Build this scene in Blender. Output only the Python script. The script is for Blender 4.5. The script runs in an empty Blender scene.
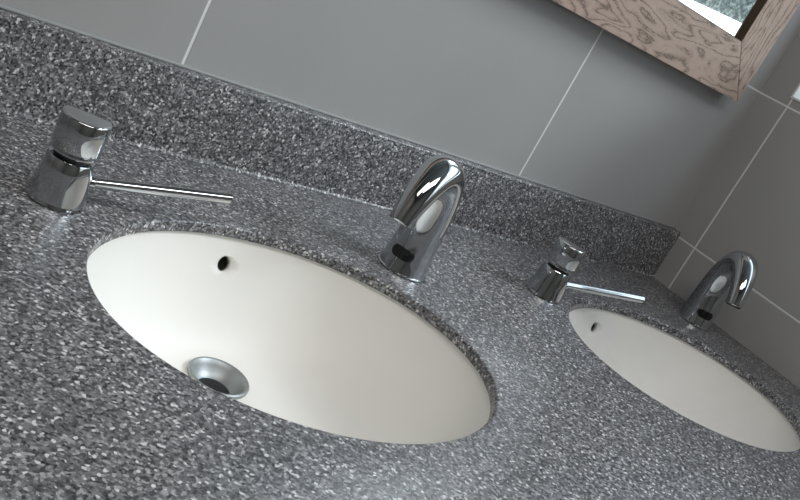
import bpy, bmesh, math
from mathutils import Vector, Matrix, Euler
sc = bpy.context.scene
COL = sc.collection
PI = math.pi

# ------------------------------------------------------------------ helpers
def link_mesh(name, bm, mat, parent=None, smooth=True, kind=None, angle=35):
    bmesh.ops.recalc_face_normals(bm, faces=bm.faces)
    me = bpy.data.meshes.new(name)
    bm.to_mesh(me); bm.free()
    if mat: me.materials.append(mat)
    if smooth:
        for p in me.polygons: p.use_smooth = True
        me.set_sharp_from_angle(angle=math.radians(angle))
    o = bpy.data.objects.new(name, me); COL.objects.link(o)
    if parent: o.parent = parent
    if kind: o['kind'] = kind
    return o

def thing(name, label, cat, loc=(0, 0, 0), rz=0, group=None):
    o = bpy.data.objects.new(name, None); COL.objects.link(o)
    o.empty_display_size = .03
    o.location = loc; o.rotation_euler = (0, 0, rz)
    tag(o, label, cat, group)
    return o

def tag(o, label, cat, group=None):
    o['label'] = label; o['category'] = cat
    if group: o['group'] = group

def dup(root, loc, rz, label):
    r = root.copy(); COL.objects.link(r); r.location = loc; r.rotation_euler = (0, 0, rz); r['label'] = label
    for ch in list(root.children):
        c = ch.copy(); COL.objects.link(c); c.parent = r
        for g in list(ch.children):
            d = g.copy(); COL.objects.link(d); d.parent = c
    return r

def add_box(bm, lo, hi, bevel=0, seg=2):
    r = bmesh.ops.create_cube(bm, size=1)
    vs = r['verts']
    for v in vs:
        for i in range(3):
            v.co[i] = lo[i] if v.co[i] < 0 else hi[i]
    if bevel:
        es = list({e for v in vs for e in v.link_edges})
        bmesh.ops.bevel(bm, geom=es, offset=bevel, segments=seg, profile=.6, affect='EDGES')

def rings(bm, loops, cap0=True, cap1=True, closed=True):
    V = [[bm.verts.new(p) for p in L] for L in loops]
    for a, b in zip(V, V[1:]):
        n = len(a)
        for i in range(n):
            j = (i + 1) % n
            bm.faces.new((a[i], a[j], b[j], b[i]))
    if cap0: bm.faces.new(list(reversed(V[0])))
    if cap1: bm.faces.new(V[-1])
    return V

def lathe(bm, prof, n=64, cap0=True, cap1=True, center=(0, 0, 0), M=None):
    L = []
    for r, z in prof:
        ring = []
        for i in range(n):
            a = 2 * PI * i / n
            p = Vector((r * math.cos(a), r * math.sin(a), z))
            if M: p = M @ p
            ring.append(p + Vector(center))
        L.append(ring)
    rings(bm, L, cap0, cap1)

def mat(name):
    m = bpy.data.materials.new(name); m.use_nodes = True
    nt = m.node_tree
    b = nt.nodes['Principled BSDF']
    return m, nt, b

def nd(nt, t, **k):
    n = nt.nodes.new(t)
    for a, v in k.items(): setattr(n, a, v)
    return n

def mth(nt, op, a, b=None, c=None):
    n = nd(nt, 'ShaderNodeMath', operation=op)
    for i, x in enumerate((a, b, c)):
        if x is None: continue
        if isinstance(x, (int, float)): n.inputs[i].default_value = x
        else: nt.links.new(x, n.inputs[i])
    return n.outputs[0]

def ramp(nt, fac, stops, interp='LINEAR'):
    r = nd(nt, 'ShaderNodeValToRGB'); r.color_ramp.interpolation = interp
    e = r.color_ramp.elements
    while len(e) < len(stops): e.new(.5)
    for i, (p, c) in enumerate(stops):
        e[i].position = p; e[i].color = (*c, 1)
    nt.links.new(fac, r.inputs[0])
    return r.outputs[0]

# ------------------------------------------------------------------ materials
def granite_material():
    m, nt, b = mat('speckled_solid_surface')
    tc = nd(nt, 'ShaderNodeTexCoord')
    g = .95
    def cells(scale, off):
        mp = nd(nt, 'ShaderNodeMapping'); mp.inputs['Location'].default_value = (off, off * 1.7, off * .6)
        nt.links.new(tc.outputs['Object'], mp.inputs[0])
        v = nd(nt, 'ShaderNodeTexVoronoi'); v.inputs['Scale'].default_value = scale
        nt.links.new(mp.outputs[0], v.inputs['Vector'])
        s = nd(nt, 'ShaderNodeSeparateColor'); nt.links.new(v.outputs['Color'], s.inputs[0])
        return s.outputs[0], s.outputs[1]
    r1, r1b = cells(420, .3)
    r2, r2b = cells(640, 2.1)
    base = ramp(nt, r1, [(0, (.006, .006, .008)), (.13, (.042, .041, .044)), (.32, (.112, .109, .115)),
                         (.60, (.210, .205, .212)), (.82, (.40, .392, .395)), (.95, (.80, .79, .79))], 'CONSTANT')
    fine = ramp(nt, r2, [(0, (.03, .03, .034)), (.25, (.12, .118, .124)), (.7, (.25, .246, .252)), (.92, (.58, .57, .57))], 'CONSTANT')
    mx = nd(nt, 'ShaderNodeMix', data_type='RGBA'); mx.inputs[0].default_value = .28
    nt.links.new(base, mx.inputs[6]); nt.links.new(fine, mx.inputs[7])
    nt.links.new(mx.outputs[2], b.inputs['Base Color'])
    b.inputs['Roughness'].default_value = .36
    b.inputs['Specular IOR Level'].default_value = .4
    return m

def tile_material(axis, off_u, off_v, w, h, name):
    m, nt, b = mat(name)
    tc = nd(nt, 'ShaderNodeTexCoord')
    sx = nd(nt, 'ShaderNodeSeparateXYZ'); nt.links.new(tc.outputs['Object'], sx.inputs[0])
    u = sx.outputs[axis]; v = sx.outputs[2]
    def line(c, off, period, half):
        t = mth(nt, 'DIVIDE', mth(nt, 'SUBTRACT', c, off), period)
        f = mth(nt, 'FRACT', mth(nt, 'ADD', t, 50.5))
        d = mth(nt, 'MULTIPLY', mth(nt, 'ABSOLUTE', mth(nt, 'SUBTRACT', f, .5)), period)
        return d
    du = line(u, off_u, w, 0); dv = line(v, off_v, h, 0)
    d = mth(nt, 'MINIMUM', du, dv)
    mr = nd(nt, 'ShaderNodeMapRange'); mr.inputs['From Min'].default_value = .0013; mr.inputs['From Max'].default_value = .0020
    nt.links.new(d, mr.inputs['Value'])
    n = nd(nt, 'ShaderNodeTexNoise'); n.inputs['Scale'].default_value = 5; n.inputs['Detail'].default_value = 6
    nt.links.new(tc.outputs['Object'], n.inputs['Vector'])
    tile = ramp(nt, n.outputs['Fac'], [(.3, (.385, .378, .376)), (.7, (.415, .408, .405))])
    mx = nd(nt, 'ShaderNodeMix', data_type='RGBA')
    nt.links.new(mr.outputs[0], mx.inputs[0]); mx.inputs[6].default_value = (.80, .80, .79, 1); nt.links.new(tile, mx.inputs[7])
    nt.links.new(mx.outputs[2], b.inputs['Base Color'])
    rr = nd(nt, 'ShaderNodeMapRange'); rr.inputs['To Min'].default_value = .85; rr.inputs['To Max'].default_value = .32
    nt.links.new(mr.outputs[0], rr.inputs['Value']); nt.links.new(rr.outputs[0], b.inputs['Roughness']); b.inputs['Specular IOR Level'].default_value = .55
    mr2 = nd(nt, 'ShaderNodeMapRange'); mr2.inputs['From Min'].default_value = .0008; mr2.inputs['From Max'].default_value = .0030
    nt.links.new(d, mr2.inputs['Value'])
    bp = nd(nt, 'ShaderNodeBump'); bp.inputs['Distance'].default_value = .0012; bp.inputs['Strength'].default_value = .5
    nt.links.new(mr2.outputs[0], bp.inputs['Height'])
    n2 = nd(nt, 'ShaderNodeTexNoise'); n2.inputs['Scale'].default_value = 260; n2.inputs['Detail'].default_value = 2
    nt.links.new(tc.outputs['Object'], n2.inputs['Vector'])
    bp2 = nd(nt, 'ShaderNodeBump'); bp2.inputs['Distance'].default_value = .0002; bp2.inputs['Strength'].default_value = .25
    nt.links.new(n2.outputs['Fac'], bp2.inputs['Height']); nt.links.new(bp.outputs[0], bp2.inputs['Normal'])
    nt.links.new(bp2.outputs[0], b.inputs['Normal'])
    return m

def wood_material(name, along):
    m, nt, b = mat(name)
    tc = nd(nt, 'ShaderNodeTexCoord')
    mp = nd(nt, 'ShaderNodeMapping')
    s = [24., 24., 24.]; s[along] = 6.0
    mp.inputs['Scale'].default_value = s
    nt.links.new(tc.outputs['Object'], mp.inputs[0])
    n = nd(nt, 'ShaderNodeTexNoise'); n.inputs['Scale'].default_value = 1.0; n.inputs['Detail'].default_value = 3.2
    n.inputs['Roughness'].default_value = .45; n.inputs['Distortion'].default_value = .35
    nt.links.new(mp.outputs[0], n.inputs['Vector'])
    # fine fibre jitter so growth rings have ragged pores
    mpf = nd(nt, 'ShaderNodeMapping'); sf = [900., 900., 900.]; sf[along] = 160.
    mpf.inputs['Scale'].default_value = sf
    nt.links.new(tc.outputs['Object'], mpf.inputs[0])
    nf = nd(nt, 'ShaderNodeTexNoise'); nf.inputs['Scale'].default_value = 1; nf.inputs['Detail'].default_value = 2
    nt.links.new(mpf.outputs[0], nf.inputs['Vector'])
    h = mth(nt, 'ADD', mth(nt, 'MULTIPLY', n.outputs['Fac'], 10.0), mth(nt, 'MULTIPLY', nf.outputs['Fac'], .75))
    f = mth(nt, 'FRACT', h)
    ringc = ramp(nt, f, [(0, (.11, .070, .052)), (.07, (.18, .124, .096)), (.18, (.36, .258, .205)), (.5, (.46, .338, .275)), (.92, (.41, .297, .24)), (1, (.22, .152, .118))])
    fib = ramp(nt, nf.outputs['Fac'], [(.35, (.86, .86, .86)), (.6, (1, 1, 1))])
    mx = nd(nt, 'ShaderNodeMix', data_type='RGBA', blend_type='MULTIPLY'); mx.inputs[0].default_value = .8
    nt.links.new(ringc, mx.inputs[6]); nt.links.new(fib, mx.inputs[7])
    nt.links.new(mx.outputs[2], b.inputs['Base Color'])
    b.inputs['Roughness'].default_value = .5
    bp = nd(nt, 'ShaderNodeBump'); bp.inputs['Distance'].default_value = .0004; bp.inputs['Strength'].default_value = .4
    nt.links.new(f, bp.inputs['Height']); nt.links.new(bp.outputs[0], b.inputs['Normal'])
    return m

def plain(name, col, rough=.5, metal=0, coat=0, noise=0, nscale=40):
    m, nt, b = mat(name)
    b.inputs['Roughness'].default_value = rough; b.inputs['Metallic'].default_value = metal
    b.inputs['Coat Weight'].default_value = coat
    tc = nd(nt, 'ShaderNodeTexCoord')
    n = nd(nt, 'ShaderNodeTexNoise'); n.inputs['Scale'].default_value = nscale; n.inputs['Detail'].default_value = 3
    nt.links.new(tc.outputs['Object'], n.inputs['Vector'])
    k = noise
    c = ramp(nt, n.outputs['Fac'], [(.3, tuple(x * (1 - k) for x in col)), (.7, tuple(min(1, x * (1 + k)) for x in col))])
    nt.links.new(c, b.inputs['Base Color'])
    return m

M_gran = granite_material()
M_tile_b = tile_material(0, -.465, .3865, .600, .2965, 'grey_wall_tile')
M_tile_s = tile_material(1, -.0407, .3865, .600, .2965, 'grey_side_wall_tile')
M_ceramic = plain('white_vitreous_ceramic', (.84, .815, .775), .55, noise=.006)
M_ceramic.node_tree.nodes['Principled BSDF'].inputs['Specular IOR Level'].default_value = .35
M_chrome = plain('polished_chrome', (.58, .595, .61), .05, 1, noise=.01)
M_chrome_dull = plain('satin_chrome', (.55, .56, .56), .16, 1, noise=.02)
M_drain = plain('brushed_drain_metal', (.36, .375, .38), .5, 1, noise=.02)
M_chan = plain('unglazed_overflow_lining', (.20, .20, .15), .8)
M_black = plain('black_sensor_glass', (.008, .008, .009), .12, coat=.5)
M_dark = plain('dark_rubber', (.02, .02, .02), .6)
M_wood_h = wood_material('oak_rail', 0)
M_wood_v = wood_material('oak_stile', 2)
M_paint = plain('white_paint', (.86, .88, .88), .45, noise=.01)
M_plaster = plain('off_white_plaster', (.22, .215, .20), .8, noise=.03)
M_ceil = plain('grey_ceiling_paint', (.17, .19, .20), .8, noise=.03)
M_floor = plain('dark_floor_tile', (.11, .10, .095), .4, noise=.08)
M_caulk = plain('grey_sealant', (.36, .37, .37), .5, noise=.03)
M_mirror = plain('mirror_silver', (.90, .93, .93), .0, 1)

def frosted():
    m = bpy.data.materials.new('textured_privacy_glass'); m.use_nodes = True; nt = m.node_tree
    nt.nodes.clear(); out = nd(nt, 'ShaderNodeOutputMaterial')
    tc = nd(nt, 'ShaderNodeTexCoord')
    n = nd(nt, 'ShaderNodeTexNoise'); n.inputs['Scale'].default_value = 120; n.inputs['Detail'].default_value = 4; n.inputs['Roughness'].default_value = .7
    nt.links.new(tc.outputs['Object'], n.inputs['Vector'])
    c = ramp(nt, n.outputs['Fac'], GLASS_STOPS)
    tr = nd(nt, 'ShaderNodeBsdfTranslucent'); nt.links.new(c, tr.inputs[0])
    gl = nd(nt, 'ShaderNodeBsdfGlossy'); gl.inputs['Roughness'].default_value = .2
    mx = nd(nt, 'ShaderNodeMixShader'); mx.inputs[0].default_value = .05
    nt.links.new(tr.outputs[0], mx.inputs[1]); nt.links.new(gl.outputs[0], mx.inputs[2]); nt.links.new(mx.outputs[0], out.inputs[0])
    return m
GLASS_STOPS = [(.36, (.15, .18, .18)), (.5, (.26, .29, .285)), (.64, (.58, .60, .58))]
M_frost = frosted()
def clear():
    m = bpy.data.materials.new('clear_window_glass'); m.use_nodes = True; nt = m.node_tree
    nt.nodes.clear(); out = nd(nt, 'ShaderNodeOutputMaterial')
    tr = nd(nt, 'ShaderNodeBsdfTransparent'); tr.inputs[0].default_value = (.93, .96, .96, 1)
    gl = nd(nt, 'ShaderNodeBsdfGlossy'); gl.inputs['Roughness'].default_value = .01
    mx = nd(nt, 'ShaderNodeMixShader'); mx.inputs[0].default_value = .06
    nt.links.new(tr.outputs[0], mx.inputs[1]); nt.links.new(gl.outputs[0], mx.inputs[2]); nt.links.new(mx.outputs[0], out.inputs[0])
    return m
M_clear = clear()

# ------------------------------------------------------------------ room
ZF, ZC = -.86, 1.75
XL, YF = -3.0, -2.7
YB = .02                                   # face of the back wall tiles
def struct(name, lo, hi, m):
    bm = bmesh.new(); add_box(bm, lo, hi); return link_mesh(name, bm, m, smooth=False, kind='structure')
struct('floor', (XL - .1, YF - .1, ZF - .1), (.25, YB + .1, ZF), M_floor)
struct('ceiling', (XL - .1, YF - .1, ZC), (.25, YB + .1, ZC + .1), M_ceil)
struct('wall_back', (XL, YB, ZF), (0, YB + .1, ZC), M_tile_b)
struct('wall_left', (XL - .1, YF, ZF), (XL, YB + .1, ZC), M_plaster)
struct('wall_front', (XL - .1, YF - .1, ZF), (.25, YF, ZC), M_plaster)
# side wall with its window opening
WY0, WY1, WZ0, WZ1, WD = -2.10, -.036, .402, 1.62, .14
bm = bmesh.new()
add_box(bm, (0, YF, ZF), (WD, WY0, ZC)); add_box(bm, (0, WY1, ZF), (WD, YB + .1, ZC))
add_box(bm, (0, WY0, ZF), (WD, WY1, WZ0)); add_box(bm, (0, WY0, WZ1), (WD, WY1, ZC))
link_mesh('wall_right', bm, M_tile_s, smooth=False, kind='structure')
# white lining of the opening
bm = bmesh.new(); tl = .004
add_box(bm, (-.002, WY0, WZ0), (WD, WY1, WZ0 + tl), .001); add_box(bm, (-.002, WY0, WZ1 - tl), (WD, WY1, WZ1), .001)
add_box(bm, (-.002, WY0, WZ0 + tl), (WD, WY0 + tl, WZ1 - tl), .001); add_box(bm, (-.002, WY1 - tl, WZ0 + tl), (WD, WY1, WZ1 - tl), .001)
lining = link_mesh('trim_1', bm, M_paint, kind='structure')
# window: frame, textured lower glass between a bright clear strip and a clear top light
XW = .095
win = bpy.data.objects.new('window_1', None); COL.objects.link(win); win['kind'] = 'structure'
bm = bmesh.new()
fy0, fy1, fz0, fz1 = WY0 + tl, WY1 - tl, WZ0 + tl, WZ1 - tl
zs0, zs1 = .420, .489
add_box(bm, (XW, fy0, fz0), (XW + .04, fy1, zs0), .002)
add_box(bm, (XW, fy0, fz1 - .05), (XW + .04, fy1, fz1), .002)
add_box(bm, (XW, fy0, zs0), (XW + .04, fy0 + .05, fz1 - .05), .002); add_box(bm, (XW, fy1 - .05, zs0), (XW + .04, fy1, fz1 - .05), .002)
add_box(bm, (XW, fy0 + .05, .60), (XW + .04, fy1 - .05, .625), .002)
link_mesh('window_frame', bm, M_paint, win, kind='structure')
bm = bmesh.new(); add_box(bm, (XW + .014, fy0 + .05, zs0), (XW + .020, fy1 - .05, zs1)); link_mesh('window_strip', bm, M_clear, win, smooth=False, kind='structure')
bm = bmesh.new(); add_box(bm, (XW + .014, fy0 + .05, zs1), (XW + .020, fy1 - .05, .60)); link_mesh('privacy_glass', bm, M_frost, win, smooth=False, kind='structure')
bm = bmesh.new(); add_box(bm, (XW + .014, fy0 + .05, .625), (XW + .020, fy1 - .05, fz1 - .05)); link_mesh('top_light_glass', bm, M_clear, win, smooth=False, kind='structure')

# ------------------------------------------------------------------ countertop, backsplash
S = [(-1.0335, -.3355), (-.3501, -.3355)]
A, B, T = .2126, .1705, .012
N = 128
def ell(c, a, b, z): return [Vector((c[0] + a * math.cos(2 * PI * i / N), c[1] + b * math.sin(2 * PI * i / N), z)) for i in range(N)]
CX0, CX1, CY0, CY1 = -2.3, -.0005, -.68, YB - .0005
bm = bmesh.new()
rr = .0035
def hole_loops(c):
    L = []
    for k in range(6):
        t = k / 5 * PI / 2
        L.append(ell(c, A + rr * (1 - math.sin(t)), B + rr * (1 - math.sin(t)), -rr * (1 - math.cos(t))))
    L.append(ell(c, A, B, -T))
    return L
def rect(z, o=0): return [Vector((CX0, CY0 - 0 + o, z)), Vector((CX1, CY0 + o, z)), Vector((CX1, CY1, z)), Vector((CX0, CY1, z))]
def ring_edges(vs): return [bm.edges.new((vs[i], vs[(i + 1) % len(vs)])) for i in range(len(vs))]
tops, bots = [], []
for c in S:
    V = rings(bm, hole_loops(c), False, False)
    tops += [bm.edges.get((V[0][i], V[0][(i + 1) % N])) for i in range(N)]
    bots += [bm.edges.get((V[-1][i], V[-1][(i + 1) % N])) for i in range(N)]
vt = [bm.verts.new(p) for p in rect(0, .006)]
# rounded front nosing
prof = [(.006 - .006 * math.sin(k / 4 * PI / 2), -.006 + .006 * math.cos(k / 4 * PI / 2)) for k in range(1, 5)] + [(0, -T)]
prev = vt
for o, z in prof:
    cur = [bm.verts.new(p) for p in rect(z, o)]
    for i in range(4):
        j = (i + 1) % 4
        bm.faces.new((prev[i], prev[j], cur[j], cur[i]))
    prev = cur
te = [bm.edges.get((vt[i], vt[(i + 1) % 4])) for i in range(4)]
be = [bm.edges.get((prev[i], prev[(i + 1) % 4])) for i in range(4)]
bmesh.ops.triangle_fill(bm, use_beauty=True, use_dissolve=False, edges=te + tops)
bmesh.ops.triangle_fill(bm, use_beauty=True, use_dissolve=False, edges=be + bots)
ct = link_mesh('countertop', bm, M_gran, angle=40)
tag(ct, 'grey speckled solid surface countertop holding two oval sinks along the wall', 'countertop')
bm = bmesh.new(); add_box(bm, (CX0, CY0 + .003, -.075), (CX1, CY0 + .023, -T - .0003), .002)
ap = link_mesh('front_apron', bm, M_gran, ct)
# backsplash with small cove at its foot
HB = .0985
bm = bmesh.new()
pr = [(YB - .0005, .0004), (-.005, .0004)]
rc = .005
for k in range(0, 7):
    t = k / 6 * PI / 2
    pr.append((-rc + rc * math.sin(t) - 0, rc - rc * math.cos(t) + .0004))
pr += [(0, HB - .002), (.0006, HB - .0006), (.002, HB), (YB - .0005, HB)]
L = [[Vector((x, y, z)) for y, z in pr] for x in (CX0, -.0008)]
rings(bm, L)
bs = link_mesh('backsplash', bm, M_gran, angle=50)
tag(bs, 'grey speckled upstand strip running along the tiled wall behind the taps', 'backsplash')
bm = bmesh.new(); add_box(bm, (CX0, YB - .006, HB + .0002), (-.0008, YB - .0004, HB + .003), .0012)
link_mesh('sealant_bead', bm, M_caulk, bs)

# ------------------------------------------------------------------ sinks
DR, DEP, DY = .031, .121, .085
def bowl_ring(u, off=0, dz=0):
    a = DR + (A + .004 - DR) * u + off; b = DR + (B + .004 - DR) * u + off
    cy = DY * (1 - u)
    z = -T - .0005 - DEP * (max(0, 1 - u ** 2.6)) ** .75 + dz
    return [Vector((a * math.cos(2 * PI * i / 96), cy + b * math.sin(2 * PI * i / 96), z)) for i in range(96)]
us = [0, .03, .07, .12] + [.12 + .8 * k / 22 for k in range(1, 23)] + [.94, .96, .975, .988, 1.0]
us = sorted(set(us))
inner = [bowl_ring(u) for u in us]
TH = .009
outer = [bowl_ring(u, TH, -TH * (1 - u) - .0) for u in us]
flange = [bowl_ring(1, .022), bowl_ring(1, .022, -.008)]
bm = bmesh.new()
outer_l = [[Vector((p.x, p.y, min(p.z, -T - .009))) for p in R] for R in outer]
seq = inner + flange + list(reversed(outer_l))
V = rings(bm, seq, False, False)
n = len(V[0])
for i in range(n):
    j = (i + 1) % n
    bm.faces.new((V[-1][i], V[-1][j], V[0][j], V[0][i]))
bmesh.ops.recalc_face_normals(bm, faces=bm.faces)
sink = thing('oval_sink', 'white oval undermount sink with a chrome drain in view, the nearer left one', 'sink',
             (S[0][0], S[0][1], 0), 0, 'oval sinks in the countertop')
bowl = link_mesh('bowl', bm, M_ceramic, sink, angle=50)
# drill the overflow hole through the bowl's back
OV = Vector((.0065, .1700, -.0435))
odir = Vector((0, .90, -.43)).normalized()
Mo = odir.to_track_quat('Z', 'Y').to_matrix()
bm = bmesh.new(); lathe(bm, [(.0086, -.02), (.0086, .03)], 40, True, True, OV, Mo)
cut = link_mesh('cutter', bm, None, sink)
bo = bowl.modifiers.new('hole', 'BOOLEAN'); bo.object = cut; bo.solver = 'EXACT'; bo.operation = 'DIFFERENCE'
bpy.context.view_layer.update()
dg = bpy.context.evaluated_depsgraph_get()
me2 = bpy.data.meshes.new_from_object(bowl.evaluated_get(dg))
bowl.modifiers.clear(); bowl.data = me2
me2.materials.clear(); me2.materials.append(M_ceramic)
bpy.data.objects.remove(cut)
# overflow channel moulded behind the hole
bm = bmesh.new(); lathe(bm, [(.0125, .0105), (.0125, .020), (.0, .0205)][:2] + [(.0005, .0206)], 32, False, True, OV, Mo)
bmesh.ops.solidify(bm, geom=bm.faces[:], thickness=.0015)
link_mesh('overflow_channel', bm, M_chan, sink)
# drain
zd = -T - .0005 - DEP + .002
bm = bmesh.new()
prof = [(.0300, -.030), (.0300, -.004), (.0335, -.001), (.0338, .0018), (.0328, .0034), (.0314, .0036), (.0300, .0026), (.0275, -.0020), (.0240, -.0075), (.0205, -.0115), (.0180, -.0130), (.0175, -.030)]
lathe(bm, prof, 64, False, False, (0, DY, zd))
dr = link_mesh('drain_flange', bm, M_drain, sink, angle=50)
bm = bmesh.new(); lathe(bm, [(.0178, -.029), (.0178, -.0275), (.001, -.0275)], 48, True, True, (0, DY, zd)); link_mesh('drain_throat', bm, M_dark, dr)
dup(sink, (S[1][0], S[1][1], 0), 0, 'white oval undermount sink near the tiled corner, the farther right one')

# ------------------------------------------------------------------ soap dispensers
def make_dispenser(loc, heading):
    t = thing('soap_dispenser', 'chrome soap dispenser with a long thin spout at the upper left of the nearer sink', 'soap dispenser', loc, heading, 'soap dispensers on the countertop')
    bm = bmesh.new()
    lathe(bm, [(.0262, .0003), (.0268, .0010), (.0266, .0018), (.0262, .0024), (.0258, .004), (.0242, .019), (.0222, .033), (.0209, .0420), (.0201, .0432), (.0140, .0436)], 72)
    link_mesh('body', bm, M_chrome, t)
    bm = bmesh.new(); lathe(bm, [(.0160, .0430), (.0160, .0490)], 48); link_mesh('collar', bm, M_dark, t)
    bm = bmesh.new(); lathe(bm, [(.0130, .0468), (.0192, .0470), (.0200, .0478), (.0200, .0510), (.0196, .0517), (.0216, .0525), (.0222, .0535), (.0222, .0815), (.0217, .0824), (.0209, .0828)], 72)
    link_mesh('push_knob', bm, M_chrome, t)
    # spout: thin tube with slightly dropped end
    bm = bmesh.new()
    pts = [(.012, .0235), (.024, .0243), (.060, .0302), (.100, .0368), (.132, .0420), (.156, .0458)]
    L = []
    r0 = .0053
    for i, (x, z) in enumerate(pts):
        r = r0 * (1.35 if i < 1 else 1.0)
        L.append([Vector((x, r * math.cos(2 * PI * k / 24), z + r * math.sin(2 * PI * k / 24))) for k in range(24)])
    e = [Vector((.156, .0042 * math.cos(2 * PI * k / 24), .0458 + .0042 * math.sin(2 * PI * k / 24))) for k in range(24)]
    f = [Vector((.146, .0040 * math.cos(2 * PI * k / 24), .0440 + .0040 * math.sin(2 * PI * k / 24))) for k in range(24)]
    rings(bm, L + [e, f])
    sp = link_mesh('spout', bm, M_chrome, t)
    bm = bmesh.new()
    Mx = Euler((0, PI / 2, 0)).to_matrix()
    lathe(bm, [(.0070, 0), (.0070, .0035), (.0060, .0048)], 32, True, True, (.0225, 0, .0240), Mx)
    link_mesh('spout_collar', bm, M_chrome, sp)
    return t
d1 = make_dispenser((-1.235, -.181, 0), math.radians(-7))
dup(d1, (-.523, -.176, 0), math.radians(-19), 'chrome soap dispenser with a long thin spout between the two sinks')

# ------------------------------------------------------------------ faucets
def bez(P, t):
    P = [Vector(p) for p in P]
    while len(P) > 1: P = [a.lerp(b, t) for a, b in zip(P, P[1:])]
    return P[0]
def make_faucet(loc, heading):
    t = thing('sensor_faucet', 'chrome arched sensor faucet beside the nearer sink, spout curving toward the viewer', 'faucet', loc, heading, 'sensor faucets on the countertop')
    # centreline in the local xz plane, spout toward +x
    c = [(.005, 0), (.0042, .016), (.0030, .042), (.003, .066), (.006, .090), (.013, .110), (.025, .1255), (.041, .1325), (.057, .1295), (.071, .1180), (.083, .102), (.091, .0865), (.0955, .0735)]
    # half sizes: across (y) and in plane
    w = [.0300, .0284, .0270, .0260, .0252, .0246, .0238, .0228, .0210, .0188, .0168, .0150, .0140]
    d = [.0300, .0278, .0256, .0242, .0232, .0224, .0216, .0206, .0192, .0174, .0156, .0138, .0128]
    # resample smoothly (Catmull-Rom)
    def cr(a, b, c_, d_, s):
        return .5 * ((2 * b) + (-a + c_) * s + (2 * a - 5 * b + 4 * c_ - d_) * s * s + (-a + 3 * b - 3 * c_ + d_) * s ** 3)
    n = len(c); out = []
    def g(arr, i): return arr[max(0, min(n - 1, i))]
    for i in range(n - 1):
        for k in range(5):
            s = k / 5
            out.append(tuple(cr(q(i - 1), q(i), q(i + 1), q(i + 2), s) for q in
                       (lambda j: g(c, j)[0], lambda j: g(c, j)[1], lambda j: g(w, j), lambda j: g(d, j))))
    out.append((c[-1][0], c[-1][1], w[-1], d[-1]))
    L = []
    K = 56
    for i, (x, z, ww, dd) in enumerate(out):
        a = out[max(0, i - 1)]; b = out[min(len(out) - 1, i + 1)]
        tx, tz = b[0] - a[0], b[1] - a[1]; l = math.hypot(tx, tz); tx /= l; tz /= l
        if i == 0: tx, tz = 0, 1
        nx, nz = tz, -tx                    # points to the front / inside of the arch
        L.append([Vector((x + nx * dd * math.cos(2 * PI * k / K), ww * math.sin(2 * PI * k / K), z + nz * dd * math.cos(2 * PI * k / K))) for k in range(K)])
    # mouth rim turned inward
    x, z, ww, dd = out[-1]
    tx, tz = out[-1][0] - out[-2][0], out[-1][1] - out[-2][1]; l = math.hypot(tx, tz); tx /= l; tz /= l
    nx, nz = tz, -tx
    for s, back in ((.93, -.0008), (.84, -.0006), (.80, .006)):
        L.append([Vector((x - tx * back + nx * dd * s * math.cos(2 * PI * k / K), ww * s * math.sin(2 * PI * k / K), z - tz * back + nz * dd * s * math.cos(2 * PI * k / K))) for k in range(K)])
    bm = bmesh.new(); rings(bm, [[p + Vector((0, 0, .001)) if i == 0 else p for p in R] for i, R in enumerate(L)])
    link_mesh('body', bm, M_chrome, t, angle=45)
    bm = bmesh.new()
    lathe(bm, [(.0312, .0003), (.0320, .0009), (.0320, .0018), (.0308, .0026), (.0292, .0028)], 64, True, True, (.005, 0, 0)); link_mesh('base_ring', bm, M_chrome_dull, t)
    bm = bmesh.new()
    Mr = Vector((tx, 0, tz)).to_track_quat('Z', 'Y').to_matrix()
    lathe(bm, [(.0102, -.003), (.0102, .0), (.0088, .0008)], 40, True, True, (x, 0, z), Mr); link_mesh('aerator', bm, M_dark, t)
    # sensor eye: a stadium shaped black lens hugging the curved front
    def front(yy, zz):                     # point on the front surface at height zz
        for a, b in zip(out, out[1:]):
            if a[1] <= zz <= b[1]:
                s = (zz - a[1]) / (b[1] - a[1]); X, W, D = [a[j] + (b[j] - a[j]) * s for j in (0, 2, 3)]
                return X + D * math.sqrt(max(0, 1 - (yy / W) ** 2))
    bm = bmesh.new()
    hw, hh, zc = .0150, .0068, .0245
    def stad(scale, lift):
        R = []; st = hw - hh
        for k in range(17):
            a = -PI / 2 + PI * k / 16; R.append((st + hh * math.cos(a), hh * math.sin(a)))
        for k in range(1, 12): R.append((st - 2 * st * k / 12, hh))
        for k in range(17):
            a = PI / 2 + PI * k / 16; R.append((-st + hh * math.cos(a), hh * math.sin(a)))
        for k in range(1, 12): R.append((-st + 2 * st * k / 12, -hh))
        return [Vector((front(y * scale, zc + z * scale) + lift, y * scale, zc + z * scale)) for y, z in R]
    rings(bm, [stad(1.0, -.002), stad(1.0, .0009), stad(.95, .0013)] + [stad(q, .0013) for q in (.85, .7, .55, .4, .25, .1)])
    link_mesh('sensor_window', bm, M_black, t, angle=40)
    return t
f1 = make_faucet((-.802, -.181, 0), math.radians(-152))
dup(f1, (-.0840, -.160, 0), math.radians(-128), 'chrome arched sensor faucet close to the tiled corner beside the farther sink')

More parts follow.
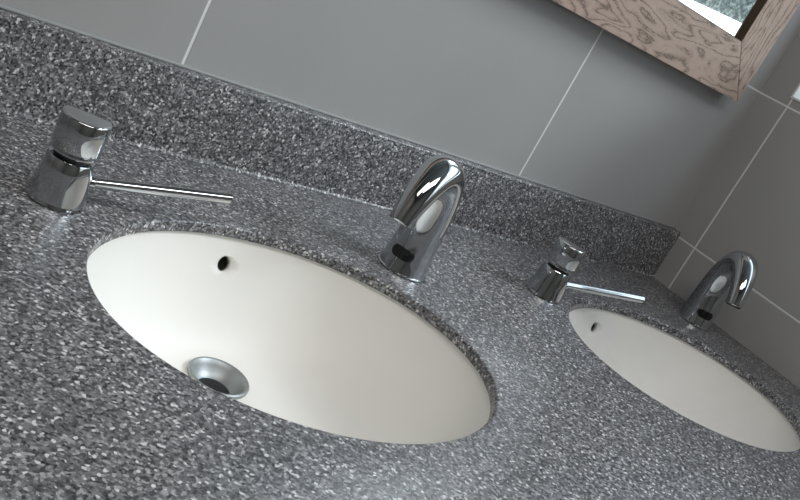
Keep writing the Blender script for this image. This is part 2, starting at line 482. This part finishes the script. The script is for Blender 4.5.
# ------------------------------------------------------------------ framed mirror
mir = thing('framed_mirror', 'mirror in a wide light oak frame hung on the grey tiled wall', 'mirror', (0, 0, 0))
X0, X1, Z0, Z1, FW = -1.65, -.097, .3525, 1.45, .0855
YFr, YBk = -.010, YB - .0005
def mitred(pts, m, name):
    bm = bmesh.new()
    e = .0012
    loops = []
    front_ = [Vector((x, YFr, z)) for x, z in pts]; c = sum(front_, Vector()) / 4
    loops.append([Vector((x, YBk, z)) for x, z in pts])
    loops.append([Vector((x, YFr + e, z)) for x, z in pts])
    loops.append([Vector((p.x + (c.x - p.x) * 0, YFr, p.z)) + (Vector((c.x - p.x, 0, c.z - p.z)).normalized() * e) for p in front_])
    rings(bm, loops)
    return link_mesh(name, bm, m, mir, smooth=False)
g_ = .0001
mitred([(X0 + g_, Z0), (X1 - g_, Z0), (X1 - FW - g_, Z0 + FW), (X0 + FW + g_, Z0 + FW)], M_wood_h, 'frame_rail')
mitred([(X0 + g_, Z1), (X1 - g_, Z1), (X1 - FW - g_, Z1 - FW), (X0 + FW + g_, Z1 - FW)], M_wood_h, 'frame_rail')
mitred([(X1, Z0 + g_), (X1, Z1 - g_), (X1 - FW, Z1 - FW - g_), (X1 - FW, Z0 + FW + g_)], M_wood_v, 'frame_stile')
mitred([(X0, Z0 + g_), (X0, Z1 - g_), (X0 + FW, Z1 - FW - g_), (X0 + FW, Z0 + FW + g_)], M_wood_v, 'frame_stile')
M_lip = plain('dark_stained_wood', (.050, .026, .010), .5, noise=.2)
bm = bmesh.new()
lx0, lx1, lz0, lz1 = X0 + FW, X1 - FW, Z0 + FW, Z1 - FW
for lo, hi in (((lx0 + .0002, -.0095, lz0 + .0002), (lx1 - .0002, -.0011, lz0 + .0012)), ((lx0 + .0002, -.0095, lz1 - .0012), (lx1 - .0002, -.0011, lz1 - .0002)),
               ((lx0 + .0002, -.0095, lz0 + .0013), (lx0 + .0012, -.0011, lz1 - .0013)), ((lx1 - .0012, -.0095, lz0 + .0013), (lx1 - .0002, -.0011, lz1 - .0013))):
    add_box(bm, lo, hi)
lp = link_mesh('inner_lip', bm, M_lip, mir, smooth=False); lp['label'] = 'dark brown inner lip of the frame'
bm = bmesh.new(); add_box(bm, (X0 + FW + .0002, -.001, Z0 + FW + .0002), (X1 - FW - .0002, .003, Z1 - FW - .0002))
link_mesh('mirror_glass', bm, M_mirror, mir, smooth=False)

# ------------------------------------------------------------------ light
w = bpy.data.worlds.new('World'); sc.world = w; w.use_nodes = True
wn = w.node_tree; bg = wn.nodes['Background']
wt = nd(wn, 'ShaderNodeTexCoord'); ws = nd(wn, 'ShaderNodeSeparateXYZ'); wn.links.new(wt.outputs['Generated'], ws.inputs[0])
skyc = ramp(wn, ws.outputs[2], [(0, (.95, .97, 1.0)), (.5, (.78, .89, 1.0)), (1, (.64, .79, 1))])
wn.links.new(skyc, bg.inputs[0]); bg.inputs[1].default_value = 3.0
# daylight portal outside the window helps the sky find the opening
pl = bpy.data.lights.new('sky_portal', 'AREA'); pl.shape = 'RECTANGLE'; pl.size = WY1 - WY0; pl.size_y = WZ1 - WZ0
pl.cycles.is_portal = True
po = bpy.data.objects.new('sky_portal', pl); COL.objects.link(po); po.location = (WD + .02, (WY0 + WY1) / 2, (WZ0 + WZ1) / 2)
po.rotation_euler = (0, PI / 2, 0)
po.rotation_euler = Vector((-1, 0, 0)).to_track_quat('-Z', 'Y').to_euler()
pl.size = WY1 - WY0; pl.size_y = WZ1 - WZ0
def area(name, loc, tgt, sx, sy, power, col):
    l = bpy.data.lights.new(name, 'AREA'); l.shape = 'RECTANGLE'; l.size = sx; l.size_y = sy; l.energy = power; l.color = col
    o = bpy.data.objects.new(name, l); COL.objects.link(o); o.location = loc
    o.rotation_euler = (Vector(tgt) - Vector(loc)).to_track_quat('-Z', 'Y').to_euler()
    return o
area('warm_ceiling_fill', (-2.1, -1.2, ZC - .02), (-2.1, -1.2, 0), 1.0, .5, 8, (1, .93, .84))  # added warm fill below the ceiling, out of view, no lamp modelled

sl = bpy.data.lights.new('hazy_sun', 'SUN'); sl.energy = 1.85; sl.angle = math.radians(15); sl.color = (.95, .975, 1)
so = bpy.data.objects.new('hazy_sun', sl); COL.objects.link(so); so.location = (2.0, -1.2, 2.6)
so.rotation_euler = Vector((-.60, .37, -.62)).to_track_quat('-Z', 'Y').to_euler()
area('overhead_fill', (-1.2, -1.35, ZC - .02), (-1.1, -.5, 0), 1.1, .8, 22, (1, .995, .985))  # second added fill from overhead, lifts the back wall and the bowls

# ------------------------------------------------------------------ camera
cd = bpy.data.cameras.new('camera'); cam = bpy.data.objects.new('camera', cd); COL.objects.link(cam); sc.camera = cam
R = Vector((0.71774985, -0.52455725, 0.45790265)); U = Vector((-0.15464814, 0.52110419, 0.83936546)); F = Vector((0.67891023, 0.67326823, -0.29290065))
Mx = Matrix((R, U, -F)).transposed().to_4x4(); Mx.translation = Vector((-1.57745846, -0.93185558, 0.34838965))
cam.matrix_world = Mx
cd.sensor_width = 36; cd.lens = .94278348 * 1000 / 800 * 36; cd.clip_start = .02

sc.view_settings.view_transform = 'Standard'; sc.view_settings.look = 'None'
sc.view_settings.exposure = 0.0; sc.view_settings.gamma = 1; sc.view_settings.use_curve_mapping = False
sc.cycles.max_bounces = 12
